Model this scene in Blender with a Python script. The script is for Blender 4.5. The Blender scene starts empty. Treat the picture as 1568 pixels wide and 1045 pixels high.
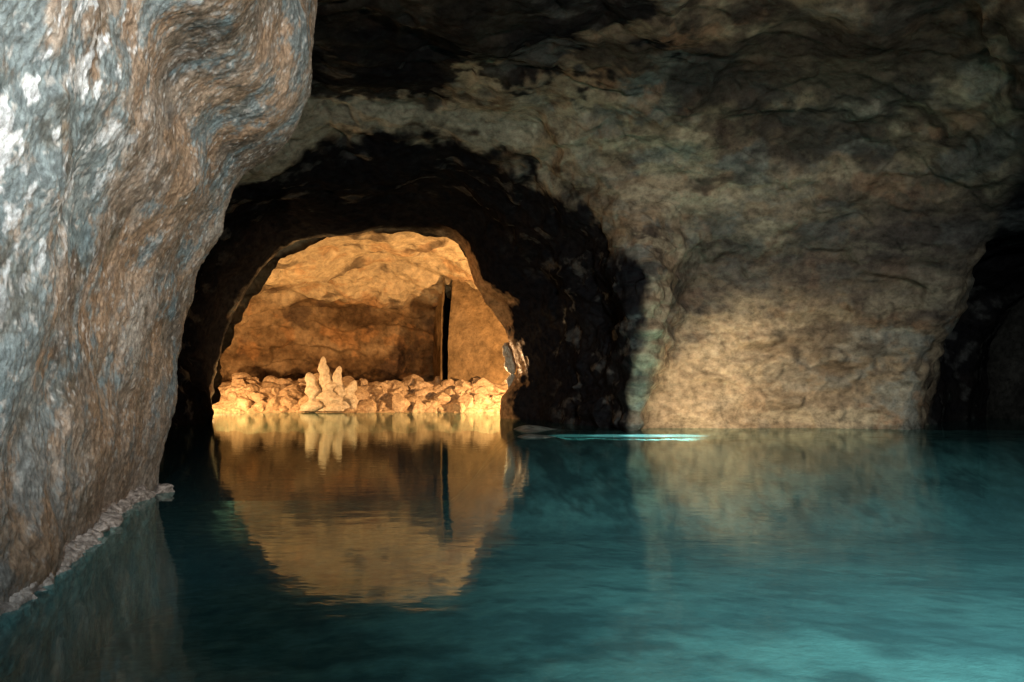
import bpy, math, random, bmesh
import numpy as np
from mathutils import Vector, noise as mn
random.seed(4)
rng=np.random.RandomState(7)
scene=bpy.context.scene
scene.view_settings.view_transform='Standard'
scene.view_settings.look='None'
scene.view_settings.exposure=0
H=1.5
# image pixel column and row, with an estimated depth y, -> metres
def S(a,b,D): return ((a-784)/1220*D, D, H-(b-595)/1220*D)
# ---------- numpy noise ----------
PERM=rng.permutation(256); PERM=np.concatenate([PERM,PERM,PERM])
GR=rng.normal(size=(256,3)); GR/=np.linalg.norm(GR,axis=1)[:,None]
def pn(p):
    i=np.floor(p).astype(int); f=p-i; i&=255
    u=f*f*f*(f*(f*6-15)+10)
    r=0
    for dx in (0,1):
        for dy in (0,1):
            for dz in (0,1):
                g=GR[PERM[PERM[PERM[i[:,0]+dx]+i[:,1]+dy]+i[:,2]+dz]]
                d=g[:,0]*(f[:,0]-dx)+g[:,1]*(f[:,1]-dy)+g[:,2]*(f[:,2]-dz)
                w=(u[:,0] if dx else 1-u[:,0])*(u[:,1] if dy else 1-u[:,1])*(u[:,2] if dz else 1-u[:,2])
                r=r+w*d
    return r*1.5
def fbm(p,o=4,g=.5):
    a=1;s=0
    for k in range(o):
        s=s+a*pn(p*2**k+k*17.3); a*=g
    return s
def ridged(p,o=4):
    a=1;s=0
    for k in range(o):
        s=s+a*(1-2*np.abs(pn(p*2**k+k*9.1))); a*=.5
    return s/2
def facets(p):
    # broken faces: each cell carries its own tilt, fading out at the joints
    i=np.floor(p).astype(int); f=p-i
    best=np.full(len(p),9.); sec=np.full(len(p),9.); val=np.zeros(len(p))
    for dx in (-1,0,1):
        for dy in (-1,0,1):
            for dz in (-1,0,1):
                j=(i+[dx,dy,dz])&255
                h=PERM[PERM[PERM[j[:,0]]+j[:,1]]+j[:,2]]
                c=GR[h]*.35+.5+np.array([dx,dy,dz])-f
                d=np.sqrt((c*c).sum(1)); t=GR[(h+91)&255]
                vv=-(c*t).sum(1)+t[:,0]*.4
                m=d<best; val=np.where(m,vv,val)
                sec=np.minimum(sec,np.maximum(best,d)); best=np.where(m,d,best)
    e=np.clip((sec-best)/.28,0,1); e=e*e*(3-2*e)
    return val*e
def ss(a,b,x):
    t=np.clip((x-a)/(b-a),0,1); return t*t*(3-2*t)
def pal(t,stops):
    xs=[s[0] for s in stops]
    return np.stack([np.interp(t,xs,[s[1][k] for s in stops]) for k in range(3)],1)
def mixc(c,col,m): return c*(1-m[:,None])+np.array(col)*m[:,None]
def cr(P,t):
    n=len(P); i=np.clip(np.floor(t).astype(int),0,n-2); f=t-i
    g=lambda k:P[np.clip(k,0,n-1)]
    f=f.reshape((-1,)+(1,)*(P.ndim-1))
    p0,p1,p2,p3=g(i-1),g(i),g(i+1),g(i+2)
    return .5*((2*p1)+(-p0+p2)*f+(2*p0-5*p1+4*p2-p3)*f*f+(-p0+3*p1-3*p2+p3)*f**3)
def sheet(name,ctrl,nu,nv,mat,disp,color,flip=False,tu=None,tv=None):
    P=np.array(ctrl,float); R,C=P.shape[:2]
    tu=np.linspace(0,R-1,nu) if tu is None else tu; tv=np.linspace(0,C-1,nv) if tv is None else tv
    nu=len(tu); nv=len(tv)
    A=cr(P,tu); A=cr(A.transpose(1,0,2),tv).transpose(1,0,2)
    du=np.gradient(A,axis=0); dv=np.gradient(A,axis=1)
    N=np.cross(du,dv); N/=np.linalg.norm(N,axis=2)[:,:,None]+1e-9
    if flip:N=-N
    V0=A.reshape(-1,3); Nn=N.reshape(-1,3)
    V=V0+Nn*disp(V0)[:,None]
    me=bpy.data.meshes.new(name)
    idx=np.arange(nu*nv).reshape(nu,nv)
    q=np.stack([idx[:-1,:-1],idx[1:,:-1],idx[1:,1:],idx[:-1,1:]],-1).reshape(-1,4)
    if flip:q=q[:,::-1]
    me.vertices.add(len(V)); me.vertices.foreach_set('co',V.ravel())
    me.loops.add(q.size); me.loops.foreach_set('vertex_index',q.ravel())
    me.polygons.add(len(q)); me.polygons.foreach_set('loop_start',np.arange(0,q.size,4))
    me.polygons.foreach_set('loop_total',np.full(len(q),4))
    me.update(calc_edges=True)
    me.polygons.foreach_set('use_smooth',np.ones(len(q),bool))
    U,W=np.meshgrid(tu,tv,indexing='ij')
    c=np.clip(color(V0,U.ravel(),W.ravel()),0.004,.9)
    at=me.attributes.new('rock_col','FLOAT_COLOR','POINT')
    at.data.foreach_set('color',np.concatenate([c,np.ones((len(c),1))],1).astype(np.float32).ravel())
    ob=bpy.data.objects.new(name,me); scene.collection.objects.link(ob)
    me.materials.append(mat)
    return ob
# ---------- materials ----------
def rock(name,fine=6,rough=.6,bump=.5,bd=.1,spec=.35,col=None,amt=.6,stretch=(1,1,1),nr=.7):
    m=bpy.data.materials.new(name); m.use_nodes=True; nt=m.node_tree; nt.nodes.clear(); N=nt.nodes; L=nt.links
    out=N.new('ShaderNodeOutputMaterial'); b=N.new('ShaderNodeBsdfPrincipled'); L.new(b.outputs[0],out.inputs[0])
    b.inputs['Specular IOR Level'].default_value=spec
    geo=N.new('ShaderNodeNewGeometry'); mp=N.new('ShaderNodeMapping'); mp.inputs['Scale'].default_value=stretch; L.new(geo.outputs['Position'],mp.inputs[0])
    n=N.new('ShaderNodeTexNoise'); n.inputs['Scale'].default_value=fine; n.inputs['Detail'].default_value=5; n.inputs['Roughness'].default_value=nr
    L.new(mp.outputs[0],n.inputs['Vector'])
    mr=N.new('ShaderNodeMapRange'); mr.inputs[1].default_value=.3; mr.inputs[2].default_value=.7; mr.inputs[3].default_value=1-amt; mr.inputs[4].default_value=1+amt
    L.new(n.outputs[0],mr.inputs[0])
    if col is None:
        at=N.new('ShaderNodeAttribute'); at.attribute_name='rock_col'; src=at.outputs['Color']
        # black painted in for shade has no sheen, clean wet limestone does
        k=N.new('ShaderNodeMapRange'); k.inputs[1].default_value=.02; k.inputs[2].default_value=.2; k.inputs[3].default_value=0.0; k.inputs[4].default_value=spec
        L.new(at.outputs['Fac'],k.inputs[0]); L.new(k.outputs[0],b.inputs['Specular IOR Level'])
    else:
        r=N.new('ShaderNodeValToRGB'); r.color_ramp.elements[0].position=.3; r.color_ramp.elements[1].position=.7
        r.color_ramp.elements[0].color=(*col[0],1); r.color_ramp.elements[1].color=(*col[1],1); L.new(n.outputs[0],r.inputs[0]); src=r.outputs[0]
    vm=N.new('ShaderNodeVectorMath'); vm.operation='SCALE'; L.new(src,vm.inputs[0]); L.new(mr.outputs[0],vm.inputs['Scale'])
    L.new(vm.outputs[0],b.inputs['Base Color'])
    m2=N.new('ShaderNodeMapRange'); m2.inputs[1].default_value=.35; m2.inputs[2].default_value=.65; m2.inputs[3].default_value=rough+.2; m2.inputs[4].default_value=max(.1,rough-.2)
    L.new(n.outputs[0],m2.inputs[0]); L.new(m2.outputs[0],b.inputs['Roughness'])
    bu=N.new('ShaderNodeBump'); bu.inputs['Strength'].default_value=bump; bu.inputs['Distance'].default_value=bd
    L.new(n.outputs[0],bu.inputs['Height']); L.new(bu.outputs[0],b.inputs['Normal'])
    return m
m_main=rock('wall_rock',fine=3,bump=.5,bd=.15,stretch=(1,1,1.3),amt=.55,spec=.15)
m_left=rock('flowstone_rock',fine=17,bump=.55,bd=.04,rough=.48,spec=.4,amt=.5,nr=.8)
m_far=rock('ochre_rock',fine=2.2,bump=.7,bd=.3,amt=.45,spec=.15)
m_pale=rock('pale_rock',fine=5,bump=.6,bd=.1,col=((.32,.21,.12),(.48,.35,.21)),amt=.3,spec=.2)
m_crust=rock('crust_rock',fine=9,bump=.7,bd=.05,col=((.18,.14,.115),(.50,.42,.36)),amt=.35)
m_dark=rock('passage_rock',fine=2.5,bump=.6,bd=.2,col=((.03,.03,.03),(.06,.055,.045)),amt=.3)
m_bed=rock('lake_silt',fine=2.5,bump=.4,bd=.1,amt=.4)
m_stal=rock('dripstone',fine=5,bump=.6,bd=.1,col=((.45,.36,.24),(.62,.52,.38)),amt=.25,spec=.2)
# ---------- main cave ----------
def dmain(V):
    w=fbm(V*.3,3)
    h=V[:,2]*.75+1.3*fbm(V*np.array([.12,.12,.2]),3)+.03*V[:,0]
    fr=h-np.floor(h); led=ss(0,.25,fr)-ss(.5,1,fr)
    fa=facets(V*np.array([.33,.33,.6])+w[:,None]*.35)
    fb=facets(V*np.array([.9,.9,1.6])+w[:,None]*.4+9)
    k=1-.65*ss(34,39,V[:,1])
    return .7*fbm(V*.16,2)+k*(.40*fa+.14*fb+.2*led*(.5+w)+.04*ridged(V*np.array([.8,.8,1.2]),3))+.03*fbm(V*2.8,3)
def ring(pts):
    pts=[S(*p) for p in pts]; a=pts[0]; z=pts[-1]
    return [(a[0],a[1],-5)]+pts+[(z[0],z[1],-5)]
def D(l,d): return [(a,b,d) for a,b in l]
def Wr(l): return [(a[0],a[1],-5) for a in l[:1]]+l+[(a[0],a[1],-5) for a in l[-1:]]
R=[]
ring0=D([(326,641),(343,530),(373,465),(410,413),(458,372),(580,352),(692,368),(735,430),(775,505),(795,570),(768,641)],40)
R.append(ring(ring0))
R.append(ring(D([(300,647),(300,530),(325,440),(365,375),(430,320),(590,300),(720,318),(795,390),(840,490),(855,570),(850,647)],35.5)))
R.append(ring(D([(250,656),(245,550),(262,440),(310,330),(420,250),(600,228),(750,250),(850,322),(900,405),(925,500),(925,656)],30)))
R.append(ring([(215,659,28.5),(205,550,28.5),(225,420,28),(285,290,27.5),(410,200,27.5),(600,172,27.5),(800,190,27.5),(910,275,27.5),(978,380,27),(1000,470,26.7),(970,659,28.3)]))
R.append(ring([(150,659,28.5),(130,520,28),(160,380,27),(230,240,26),(390,130,25),(620,90,24),(850,120,24.5),(1000,230,26.5),(1060,350,28),(1045,475,29.7),(1015,657,29.9)]))
R.append(ring([(50,665,26),(40,500,26),(60,300,25),(150,120,23),(330,40,20),(640,0,19),(930,30,20.5),(1120,160,24),(1220,300,27.0),(1215,460,29.2),(1200,656,30)]))
R.append(ring([(-100,680,22),(-120,480,22),(-80,200,20),(50,0,18),(330,-100,15),(680,-130,14.5),(1050,-60,17),(1280,90,21.5),(1370,250,25.0),(1370,440,28.0),(1330,656,29.6)]))
R.append(Wr([(-15,14,0),(-15,14,3),(-13,13,7),(-10,12,9.5),(-6,10,10),(0,9,9.8),(6,11,9.8),S(1480,20,18.5),S(1492,290,24.5),S(1458,450,28),S(1414,656,29.6)]))
R.append(Wr([(-15,4,0),(-15,4,3),(-13,4,7),(-10,3,9.5),(-5,2,9.3),(1,1,9),(8,4,9.6),S(1760,-60,15),S(1660,270,22),S(1480,440,34),S(1442,650,36)]))
R.append(Wr([(-15,-8,0),(-15,-8,3),(-12,-8,6),(-8,-8,7.5),(-3,-8,7.5),(3,-8,7.5),(12,-6,8.5),(22,3,8),(24,16,6.5),S(1640,450,40),S(1540,640,44)]))
def cmain(V,u,v):
    w=fbm(V*.25,3)
    t=fbm(V*np.array([.2,.2,.6])+w[:,None]*.6,6,.6)
    c=pal(t,[(-.7,(.055,.043,.034)),(-.35,(.11,.083,.06)),(-.1,(.16,.122,.084)),(.1,(.21,.158,.104)),(.3,(.175,.15,.115)),(.6,(.25,.195,.13))])
    p=fbm(V*np.array([.26,.26,.9])+7,6,.6); c=mixc(c,(.37,.31,.21),ss(.08,.4,p)*.65)
    p=fbm(V*np.array([.4,.4,.7])+31,5,.6); c=mixc(c,(.13,.155,.15),ss(.2,.5,p)*.5)
    p=fbm(V*np.array([.6,.6,.9])+53,5,.6); c=mixc(c,(.25,.14,.08),ss(.33,.6,p)*.5)
    p=fbm(V*np.array([.16,.16,.4])+71,6,.6); c=mixc(c,(.03,.026,.024),ss(.0,.35,p)*.8)
    h=V[:,2]*1.3+1.8*w+.5*fbm(V*1.2,2); f=np.abs(h-np.round(h)); c=c*(1-.4*ss(.05,.0,f)*ss(-.1,.3,fbm(V*.6+3,2)))[:,None]
    n=fbm(V*.4+5,5,.6)
    # shadow band of the right wall painted grey-black, paler ochre rock below it
    zz=V[:,2]+.14*(6-V[:,0])+1.3*n
    dk=ss(2.0,4.4,zz)*ss(8.4,6.0,zz)*ss(4.2,6.0,V[:,0]); c=mixc(c,(.045,.038,.034),dk*.76)
    low=ss(5.0,2.4,zz)*ss(4.4,5.0,V[:,0])*ss(15,7,V[:,0])
    c=mixc(c,(.34,.24,.145),low*.65)
    # lit ledge over the arch painted paler
    band=ss(1.9,2.2,u+n*.35)*ss(3.7,3.1,u+n*.4)*ss(2,4,v)*ss(8.6,7.0,v)
    c=mixc(c,(.37,.34,.265),band*.8*ss(-.45,-.05,fbm(V*np.array([.5,.5,1.5])+11,4)))
    # shade of the old drift, roof patch and side passage painted black
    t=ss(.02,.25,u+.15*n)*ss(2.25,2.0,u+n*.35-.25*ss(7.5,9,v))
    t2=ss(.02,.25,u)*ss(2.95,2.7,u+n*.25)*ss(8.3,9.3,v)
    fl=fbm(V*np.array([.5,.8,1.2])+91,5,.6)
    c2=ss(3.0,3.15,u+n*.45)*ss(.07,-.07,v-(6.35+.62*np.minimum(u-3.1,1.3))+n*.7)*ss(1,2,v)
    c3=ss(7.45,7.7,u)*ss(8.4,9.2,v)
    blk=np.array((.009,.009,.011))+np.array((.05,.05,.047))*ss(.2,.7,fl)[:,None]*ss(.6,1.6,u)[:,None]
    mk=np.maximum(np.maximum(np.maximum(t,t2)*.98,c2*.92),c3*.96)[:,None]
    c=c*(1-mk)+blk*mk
    kb=ss(2.6,3.0,u+n*.2)*ss(3.9,3.5,u)*ss(8.3,8.8,v); c=mixc(c,(.28,.20,.125),kb*ss(-.1,.2,fbm(V*np.array([1.2,1.2,.5])+4,4))*.6)
    rim=ss(.34,.14,u+n*.45)*ss(6.6,7.6,v); c=mixc(c,(.40,.21,.08),np.clip(rim,0,1)*.9)  # lamplit glow on the right rim put into the rock colour
    return c
tu=np.concatenate([np.linspace(0,6.6,700,endpoint=False),np.linspace(6.6,9,100)])
tv=np.concatenate([np.linspace(0,.9,24,endpoint=False),np.linspace(.9,11.2,760,endpoint=False),np.linspace(11.2,12,20)])
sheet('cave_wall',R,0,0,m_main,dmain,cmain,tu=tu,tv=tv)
# ---------- far chamber ----------
def dfar(V):
    w=fbm(V*.3,2)
    h=V[:,2]*.8+1.2*fbm(V*.15,3); fr=h-np.floor(h); led=ss(0,.2,fr)-ss(.5,1,fr)
    return .8*fbm(V*.16,3)+.6*facets(V*np.array([.3,.3,.4])+w[:,None]*.4)+.2*facets(V*.9+w[:,None]*.4)+.25*led+.12*ridged(V*.8,3)+.05*fbm(V*2.5,3)
def cfar(V,u,v):
    t=fbm(V*np.array([.2,.2,.4])+3,5,.6)
    c=pal(t,[(-.6,(.075,.043,.02)),(-.2,(.14,.083,.038)),(.1,(.185,.115,.055)),(.5,(.26,.17,.085))])
    c=mixc(c,(.52,.39,.22),ss(7.3,8.4,V[:,2]+.8*fbm(V*.4,3))*.8*ss(.02,.2,u))  # lamplit chamber roof painted paler than the walls
    p=fbm(V*.5+9,5,.6); c=mixc(c,(.36,.18,.065),ss(.2,.5,p)*.5)
    p=fbm(V*.4+29,5,.6); c=mixc(c,(.05,.03,.02),ss(.15,.55,p)*.7)
    return c
C=[ring(ring0)]
C.append(Wr([(-17.5,41,0),(-17.8,41,3),(-17,41,6),(-15,41,8.5),(-12,41,10),(-6.5,41,10.6),(-2,41,10.2),(1,41,8),(2.5,41,5),(3,41,3),(3,41,0)]))
C.append(Wr([(-20,47,0),(-20,47,3),(-19,47,6),(-17,47,8),(-12,47,9.6),(-7,47,9.9),(-2,47,9.4),(1,47,8),(3,47,5),(4,47,3),(4,47,0)]))
C.append(Wr([(-20,53,0),(-20,53,3),(-19,53,6),(-16,53,7.6),(-12,53,8.4),(-7,53,8.8),(-3,53,8.4),(0,53,7.3),(3,52,5),(4,52,3),(4,52,0)]))
C.append(Wr([(-16,57.5,0),(-16,57,2),(-15,56.2,4.5),(-13,55.8,6.4),(-10,55.8,7.0),(-7,55.8,7.1),(-4,55.8,6.9),(-2,55,5.9),(-1,55,4),(0,55.6,2),(0,56,0)]))
C.append(Wr([(-9,58.5,0)]+[(-8.5+.1*k,57.5,2.+.1*min(k,8-k)) for k in range(9)]+[(-7,58.5,0)]))
sheet('chamber_wall',C,400,400,m_far,dfar,cfar)
# ---------- left wall ----------
zs=[-4,-1.5,0,1.45,2.7,3.8,4.6,5.25,6.9,9,12]
xe=[-5.6,-5.25,-5.17,-5.02,-4.74,-4.19,-3.9,-3.09,-2.83,-1.9,-.5]
ye=[11.8,11.8,11.8,11.8,11.7,11.5,11.5,11.3,11,10.6,10]
ys=[-7,-3,1,3.5,5.4,7.2,8.9,10.4]
xw=[-3.4,-2.8,-2.9,-3.1,-3.5,-4.05,-4.6,-5.0]
of=[.4,.4,.45,.5,.6,.75,.9,1.0]
Lr=[]
for z,x,y in zip(zs,xe,ye):
    o=x+5.17
    row=[(a+o*f,b,z) for a,b,f in zip(xw,ys,of)]
    row+=[(x,y,z),(x-1.0,y+1.1,z),(x-4,y+2.6,z),(x-9,y+5,z)]
    Lr.append(row)
def dleft(V):
    w=fbm(V*.8,3)
    return .2*fbm(V*.45,3)+.05*facets(V*np.array([1,1,.8])+w[:,None]*.3)+.018*facets(V*3.2)+.010*fbm(V*2.2+3,4,.6)+.010*fbm(V*6,4,.6)+.008*fbm(V*24,2)
def cleft(V,u,v):
    w=fbm(V*.5,3)
    q=V*np.array([1,1,.9])
    t=fbm(q*.7,7,.7)
    c=pal(t,[(-.7,(.18,.15,.12)),(-.3,(.27,.22,.17)),(0,(.35,.28,.215)),(.3,(.42,.34,.27)),(.7,(.50,.44,.37))])
    p=fbm(q*.6+17,7,.7); c=mixc(c,(.45,.28,.16),ss(-.1,.45,p)*.6*ss(4.0,6.5,V[:,1]+w))
    k=ss(9.0,4.5,V[:,1]+1.2*w)*.45+ss(3.4,.8,V[:,2]+w)*.2
    p=fbm(q*.9+37,7,.72); c=mixc(c,(.21,.31,.345),np.clip(ss(.15-k,.65-k,p),0,1)*.75)
    p=fbm(V*np.array([1.6,1.6,1.5])+57,6,.7); c=mixc(c,(.13,.11,.075),ss(.2,.8,p)*.6)
    p=fbm(V*np.array([4,4,3.2])+77,4,.65)+.6*fbm(V*1.2+5,2); c=mixc(c,(.85,.9,.92),ss(.3,.5,p)*ss(9,5,V[:,1])*ss(1.5,3,V[:,2])*.95)
    p=fbm(V*np.array([9,9,8])+177,3,.65); c=mixc(c,(.62,.6,.56),ss(.4,.65,p)*.7)
    c=mixc(c,(.25,.175,.125),ss(1.8,.1,V[:,2]+.5*w)*.6)
    c=c*(1-.35*ss(.15,-.3,fbm(V*9,4,.65)))[:,None]
    return c
tv=np.concatenate([np.linspace(0,2.5,80,endpoint=False),np.linspace(2.5,9.2,900,endpoint=False),np.linspace(9.2,11,60)])
tu=np.concatenate([np.linspace(0,1.6,30,endpoint=False),np.linspace(1.6,8.6,620,endpoint=False),np.linspace(8.6,10,50)])
sheet('rock_outcrop',Lr,0,0,m_left,dleft,cleft,flip=True,tu=tu,tv=tv)
# ---------- right passage and side wall ----------
def vert(line,zz): return [[(x+ (0 if z<6 else -(z-6)*.5),y,z) for x,y in line] for z in zz]
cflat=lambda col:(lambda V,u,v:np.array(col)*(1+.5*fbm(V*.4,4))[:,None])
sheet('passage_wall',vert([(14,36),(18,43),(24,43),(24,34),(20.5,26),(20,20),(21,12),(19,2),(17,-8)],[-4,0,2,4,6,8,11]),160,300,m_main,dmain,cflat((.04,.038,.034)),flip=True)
# ---------- lake bed ----------
g=[]
for y in np.linspace(-10,64,38):
    row=[]
    for x in np.linspace(-28,34,32):
        z=-.7-.09*max(0,y-4)-.06*max(0,1-x)*(1 if y<16 else 0)-4*min(1,max(0,(y-34)/5))
        k=min(1,max(0,(y-20.5)/3))*min(1,max(0,(x+2.5)/2.5))*min(1,max(0,(33-y)/2))  # shallow shelf added so the bed catches the lamp streak
        z=z*(1-k)-.16*k
        row.append((x,y,z))
    g.append(row)
def cbed(V,u,v):
    c=pal(fbm(V*.5,5,.6),[(-.5,(.17,.20,.19)),(0,(.27,.30,.27)),(.5,(.40,.42,.37))])
    p=fbm(V*np.array([.9,1.2,0])+9,6,.7)+.35*fbm(V*np.array([.3,.3,0])+3,2); c=mixc(c,(.04,.055,.055),ss(.0,.5,p)*.8)
    # deeper water's dimness painted onto the bed at left, pale silt to the right
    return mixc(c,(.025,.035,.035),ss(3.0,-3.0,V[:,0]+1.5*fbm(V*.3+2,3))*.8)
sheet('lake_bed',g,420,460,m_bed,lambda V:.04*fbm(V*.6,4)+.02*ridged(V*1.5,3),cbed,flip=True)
# ---------- water ----------
m=bpy.data.materials.new('lake_water'); m.use_nodes=True; nt=m.node_tree; nt.nodes.clear(); N=nt.nodes; L=nt.links
out=N.new('ShaderNodeOutputMaterial')
geo=N.new('ShaderNodeNewGeometry')
fr=N.new('ShaderNodeFresnel')
# same interface reflectance seen from above and below the surface
io=N.new('ShaderNodeMapRange'); io.inputs[3].default_value=1.32; io.inputs[4].default_value=1/1.32; L.new(geo.outputs['Backfacing'],io.inputs[0]); L.new(io.outputs[0],fr.inputs[0])
gl=N.new('ShaderNodeBsdfGlossy'); gl.inputs['Roughness'].default_value=.04; gl.inputs['Color'].default_value=(.76,.88,.84,1)
tr=N.new('ShaderNodeBsdfTransparent'); tr.inputs[0].default_value=(.43,.79,.83,1)
df=N.new('ShaderNodeBsdfDiffuse'); df.inputs[0].default_value=(.085,.26,.28,1)
mx=N.new('ShaderNodeMixShader'); mx.inputs[0].default_value=.2
L.new(tr.outputs[0],mx.inputs[1]); L.new(df.outputs[0],mx.inputs[2])
m2=N.new('ShaderNodeMixShader'); L.new(fr.outputs[0],m2.inputs[0]); L.new(mx.outputs[0],m2.inputs[1]); L.new(gl.outputs[0],m2.inputs[2])
L.new(m2.outputs[0],out.inputs[0])
mp=N.new('ShaderNodeMapping'); mp.inputs['Scale'].default_value=(1,1.6,1); L.new(geo.outputs['Position'],mp.inputs[0])
nn=N.new('ShaderNodeTexNoise'); nn.inputs['Scale'].default_value=2.2; nn.inputs['Detail'].default_value=3; L.new(mp.outputs[0],nn.inputs['Vector'])
bu=N.new('ShaderNodeBump'); bu.inputs['Strength'].default_value=.09; bu.inputs['Distance'].default_value=.03
L.new(nn.outputs[0],bu.inputs['Height']); L.new(bu.outputs[0],gl.inputs['Normal'])
me=bpy.data.meshes.new('water'); me.from_pydata([(-30,-12,0),(36,-12,0),(36,66,0),(-30,66,0)],[],[(0,1,2,3)])
wo=bpy.data.objects.new('water',me); scene.collection.objects.link(wo); me.materials.append(m)
# ---------- rocks ----------
def ico(sub):
    bm=bmesh.new(); bmesh.ops.create_icosphere(bm,subdivisions=sub,radius=1)
    v=np.array([x.co[:] for x in bm.verts]); f=[[q.index for q in p.verts] for p in bm.faces]; bm.free(); return v,f
ICO={k:ico(k) for k in (3,4)}
def rocks(name,items,mat,smooth=False,sub=3,rough=1.0):
    VV=[];FF=[];o=0
    IV,IF=ICO[sub]
    for (c,r) in items:
        v=IV.copy(); off=rng.uniform(0,99,3)
        for _ in range(7):
            n=rng.normal(size=3); n/=np.linalg.norm(n); d=v@n; lim=rng.uniform(.45,.8)
            v=v-np.outer(np.maximum(d-lim,0),n)
        v=v*(1+.14*rough*fbm(v*2.2+off,3))[:,None]
        v*=np.array(r)
        a=rng.uniform(0,6.28); ca,sa=math.cos(a),math.sin(a); e=rng.uniform(-.5,.5); ce,se=math.cos(e),math.sin(e)
        v=v@np.array([[1,0,0],[0,ce,se],[0,-se,ce]])@np.array([[ca,sa,0],[-sa,ca,0],[0,0,1]])
        VV.append(v+np.array(c)); FF+= [[i+o for i in f] for f in IF]; o+=len(v)
    me=bpy.data.meshes.new(name); me.from_pydata(np.concatenate(VV).tolist(),[],FF); me.update()
    for p in me.polygons:p.use_smooth=smooth
    ob=bpy.data.objects.new(name,me); scene.collection.objects.link(ob); me.materials.append(mat); return ob
bank=[]
for y,z in ((47.5,-1.2),(49.2,-.2),(50,.4),(51.5,1.2),(53,1.8),(56,1.6),(60,1.6)):
    bank.append([(x,y+.5*math.sin(x*.8),z) for x in np.linspace(-21,5,12)])
sheet('shore_bank',bank,120,300,m_pale,lambda V:.2*fbm(V*.8,4)+.15*ridged(V*1.3,3),cflat((.4,.3,.2)),flip=True)
it=[]
for k in range(400):
    x=rng.uniform(-19,2.5); t=rng.uniform(0,1)**.8; y=49.5+3.6*t+.5*math.sin(x*.8)
    r=rng.choice([.2,.3,.45,.8],p=[.3,.3,.22,.18])*rng.uniform(.8,1.2)
    it.append(((x,y,-.05+1.9*t**.8+.2*math.sin(x*1.7)*t),(r,r*.85,r*rng.uniform(.6,1.0))))
rocks('rubble_pile',it,m_pale)
# pale boulders added to stand for the bright lit spot on the right jamb
rocks('jamb_glow_rocks',[((-.15,40.9,2.7),(.35,.35,.6)),((.1,40.8,1.9),(.4,.4,.5)),((-.25,41.0,3.5),(.25,.3,.5))],m_stal,True,4,2.0)
def stalag(x,y,z0,h,r,name='stalagmite'):
    n=30;k=24; V=[];F=[]
    for i in range(n):
        t=i/(n-1)
        for j in range(k):
            a=2*math.pi*j/k
            rr=r*(1-t)**.55*(1+.14*math.sin(t*15+x))+.04
            p=Vector((math.cos(a)*rr,math.sin(a)*rr,h*t))
            q=p*1.5+Vector((x*3,y,0))
            s=1+.6*mn.noise(q)+.3*mn.noise(q*2.7)
            V.append((x+p.x*s+.2*math.sin(t*4+x),y+p.y*s,z0+p.z))
    for i in range(n-1):
        for j in range(k):
            F.append((i*k+j,i*k+(j+1)%k,(i+1)*k+(j+1)%k,(i+1)*k+j))
    F.append(tuple((n-1)*k+j for j in range(k)))
    me=bpy.data.meshes.new(name); me.from_pydata(V,[],F); me.update()
    for p in me.polygons:p.use_smooth=True
    ob=bpy.data.objects.new(name,me); scene.collection.objects.link(ob); me.materials.append(m_stal)
for x,h,r in ((-11.6,3.4,.6),(-12.5,2.4,.6),(-10.7,2.8,.58),(-9.9,1.9,.5),(-11.2,2.0,.9)):
    stalag(x,49.9+rng.uniform(-.3,.3),.1,h,r)
# buttress on the right of the chamber: its flat face, and the joint beside the back wall, its shade painted black
def bpt(z):
    lean=.07*max(0,z-5)
    return [(-5.6+lean*.3,56.5,z),(-4.72+lean*.6,53.3,z),(-4.70+lean*.6,52.5,z),(-4.62+lean*.6,52.7,z),(-4.58+lean,54.6,z),(-4.25+lean,54.6,z),(-4.2+lean,52.9,z),(-4.1+lean,52.6,z),(-2.8,52.5,z),(-1.6,52.4,z),(-.5,52.3,z),(1,52.2,z)]
def cbut(V,u,v):
    c=np.array((.17,.108,.05))*(1+.4*fbm(V*.6,4))[:,None]
    j=ss(2.6,3.1,v)*ss(6.0,5.7,v)
    return mixc(c,(.012,.009,.007),j)
sheet('chamber_buttress',[bpt(z) for z in (0,1.5,3,4.5,6,7.5,9,11)],160,260,m_far,lambda V:.10*fbm(V*.35,3)+.03*fbm(V*1.5,3),cbut,flip=True)
# shoreline ledge and crust under the outcrop
def shore(y): return float(np.interp(y,ys,xw))
led=[]
for y in np.linspace(3,11.0,42):
    wd=.02+.20*max(0,mn.noise(Vector((y*1.1,3.1,0)))+.25)+.12*max(0,mn.noise(Vector((y*4,7,0))))
    wd*=min(1,(11.0-y)/1.0+.05)
    zt=.05+.07*mn.noise(Vector((y*2.1,9,1)))
    x=shore(y)+.05
    led.append([(x-.5,y,zt+.12),(x-.1,y,zt+.05),(x+wd*.6,y,zt),(x+wd,y,zt-.04),(x+wd+.03,y,-.12),(x+wd-.1,y,-.5)])
sheet('shore_ledge',led,500,60,m_crust,lambda V:.04*facets(V*4)+.03*fbm(V*7,4,.6),cflat((.4,.34,.3)))
it=[]
for k in range(20):
    y=rng.uniform(4.2,11.6)
    r=rng.uniform(.02,.05)
    it.append(((shore(y)+rng.uniform(.0,.2),y,rng.uniform(-.03,.02)),(r*1.3,r*1.6,r*.8)))
for (x,y,r) in ((-4.45,8.75,.14),(-4.38,8.3,.10),(-5.1,11.5,.14)):
    it.append(((x+.06,y,.02),(r*1.2,r*1.4,r*.9)))
rocks('shore_stones',it,m_crust,True,4,1.8)
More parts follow.
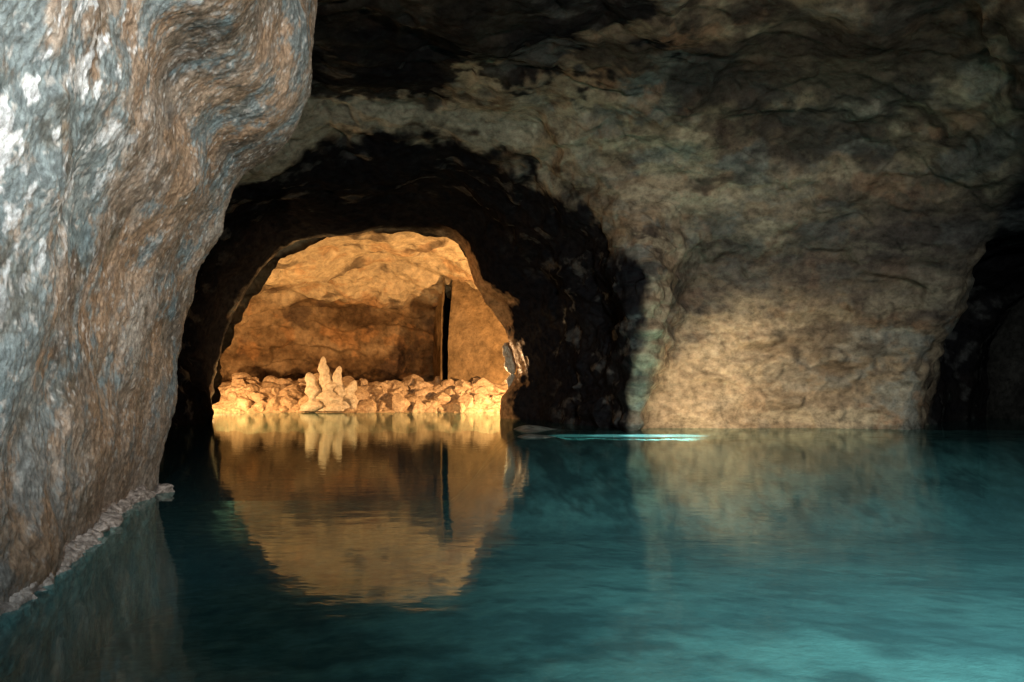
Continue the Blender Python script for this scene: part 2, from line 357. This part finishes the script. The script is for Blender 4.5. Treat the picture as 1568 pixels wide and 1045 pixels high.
# ---------- unseen shell added round the cave to block sky light ----------
me=bpy.data.meshes.new('sky_shield')
V=[];F=[]
for i in range(21):
    th=math.pi*i/20
    for y in (-9,0,20,45,70):
        V.append((3+42*math.cos(th),y,-8+34*math.sin(th)))
for i in range(20):
    for j in range(4):
        F.append((i*5+j,(i+1)*5+j,(i+1)*5+j+1,i*5+j+1))
F.append(tuple(i*5+4 for i in range(21)))
V+= [(-39,-9,-8),(45,-9,-8),(45,70,-8),(-39,70,-8)]; b0=len(V)-4; F.append((b0,b0+1,b0+2,b0+3))
me.from_pydata(V,[],F); ho=bpy.data.objects.new('sky_shield',me); scene.collection.objects.link(ho); me.materials.append(m_dark)
# ---------- lights ----------
def lamp(name,typ,loc,tgt,E,col,size=60,blend=.6,rad=.3):
    l=bpy.data.lights.new(name,typ); l.energy=E; l.color=col; l.shadow_soft_size=rad
    if typ=='SPOT': l.spot_size=math.radians(size); l.spot_blend=blend
    o=bpy.data.objects.new(name,l); scene.collection.objects.link(o); o.location=loc
    if tgt: o.rotation_euler=(Vector(tgt)-Vector(loc)).to_track_quat('-Z','Y').to_euler()
    return o
warm=(1,.59,.27); neutral=(1,.87,.70); cool=(.62,.85,1)
lamp('floodlight','SPOT',(4,-1,3.2),(-3.8,7.5,4.8),6800,(1,.88,.77),58,1,.15)
lamp('floodlight','SPOT',(-.6,.2,4.6),(-3.1,4.0,3.9),1200,cool,80,.9,.1)
lamp('floodlight','SPOT',(5,-1,3.4),(3.5,24,8.6),9000,neutral,54,1,.3)
lamp('floodlight','SPOT',(3.5,-3.5,5.0),(6.0,8,0),21000,(.94,1,.98),76,1,.3)
lamp('chamber_lamp','SPOT',(1.4,44.5,1.2),(-10,54,4.0),9500,warm,150,.5,.15)
lamp('chamber_lamp','POINT',(-17.0,45,1.3),None,3600,warm,rad=.15)
lamp('chamber_lamp','SPOT',(-7,42.2,8.4),(-8,50,3),700,(1,.66,.33),130,.8,.2)
lamp('chamber_lamp','SPOT',(-4,46,1.0),(-.1,40.8,2.8),6000,(1,.66,.34),22,.8,.1)  # unseen spot added to brighten the jamb rocks
lamp('wall_lamp','SPOT',(5.2,24.6,.4),(8.6,30,1.5),2100,(1,.77,.48),90,1,.1)
for x,e,cl in ((2.0,8000,(.6,1,.85)),(3.2,16000,(.75,1,.88)),(4.3,50000,(.95,1,.88)),(5.3,60000,(1,1,.85))):
    lamp('water_lamp','SPOT',(x,25.2,6),(x,25.2,0),e,cl,19,.8,.04)
w=bpy.data.worlds.new('World'); scene.world=w; w.use_nodes=True; nt=w.node_tree
sky=nt.nodes.new('ShaderNodeTexSky'); sky.sky_type='NISHITA'; sky.sun_disc=False; sky.sun_elevation=math.radians(35); sky.sun_rotation=math.radians(200)
nt.links.new(sky.outputs[0],nt.nodes['Background'].inputs[0]); nt.nodes['Background'].inputs[1].default_value=.05
cam=bpy.data.cameras.new('Camera'); co=bpy.data.objects.new('Camera',cam); scene.collection.objects.link(co)
cam.lens=28; cam.sensor_width=36; cam.clip_end=500; cam.shift_y=72.5/1568
co.location=(0,0,H); co.rotation_euler=(math.radians(90),0,0); scene.camera=co
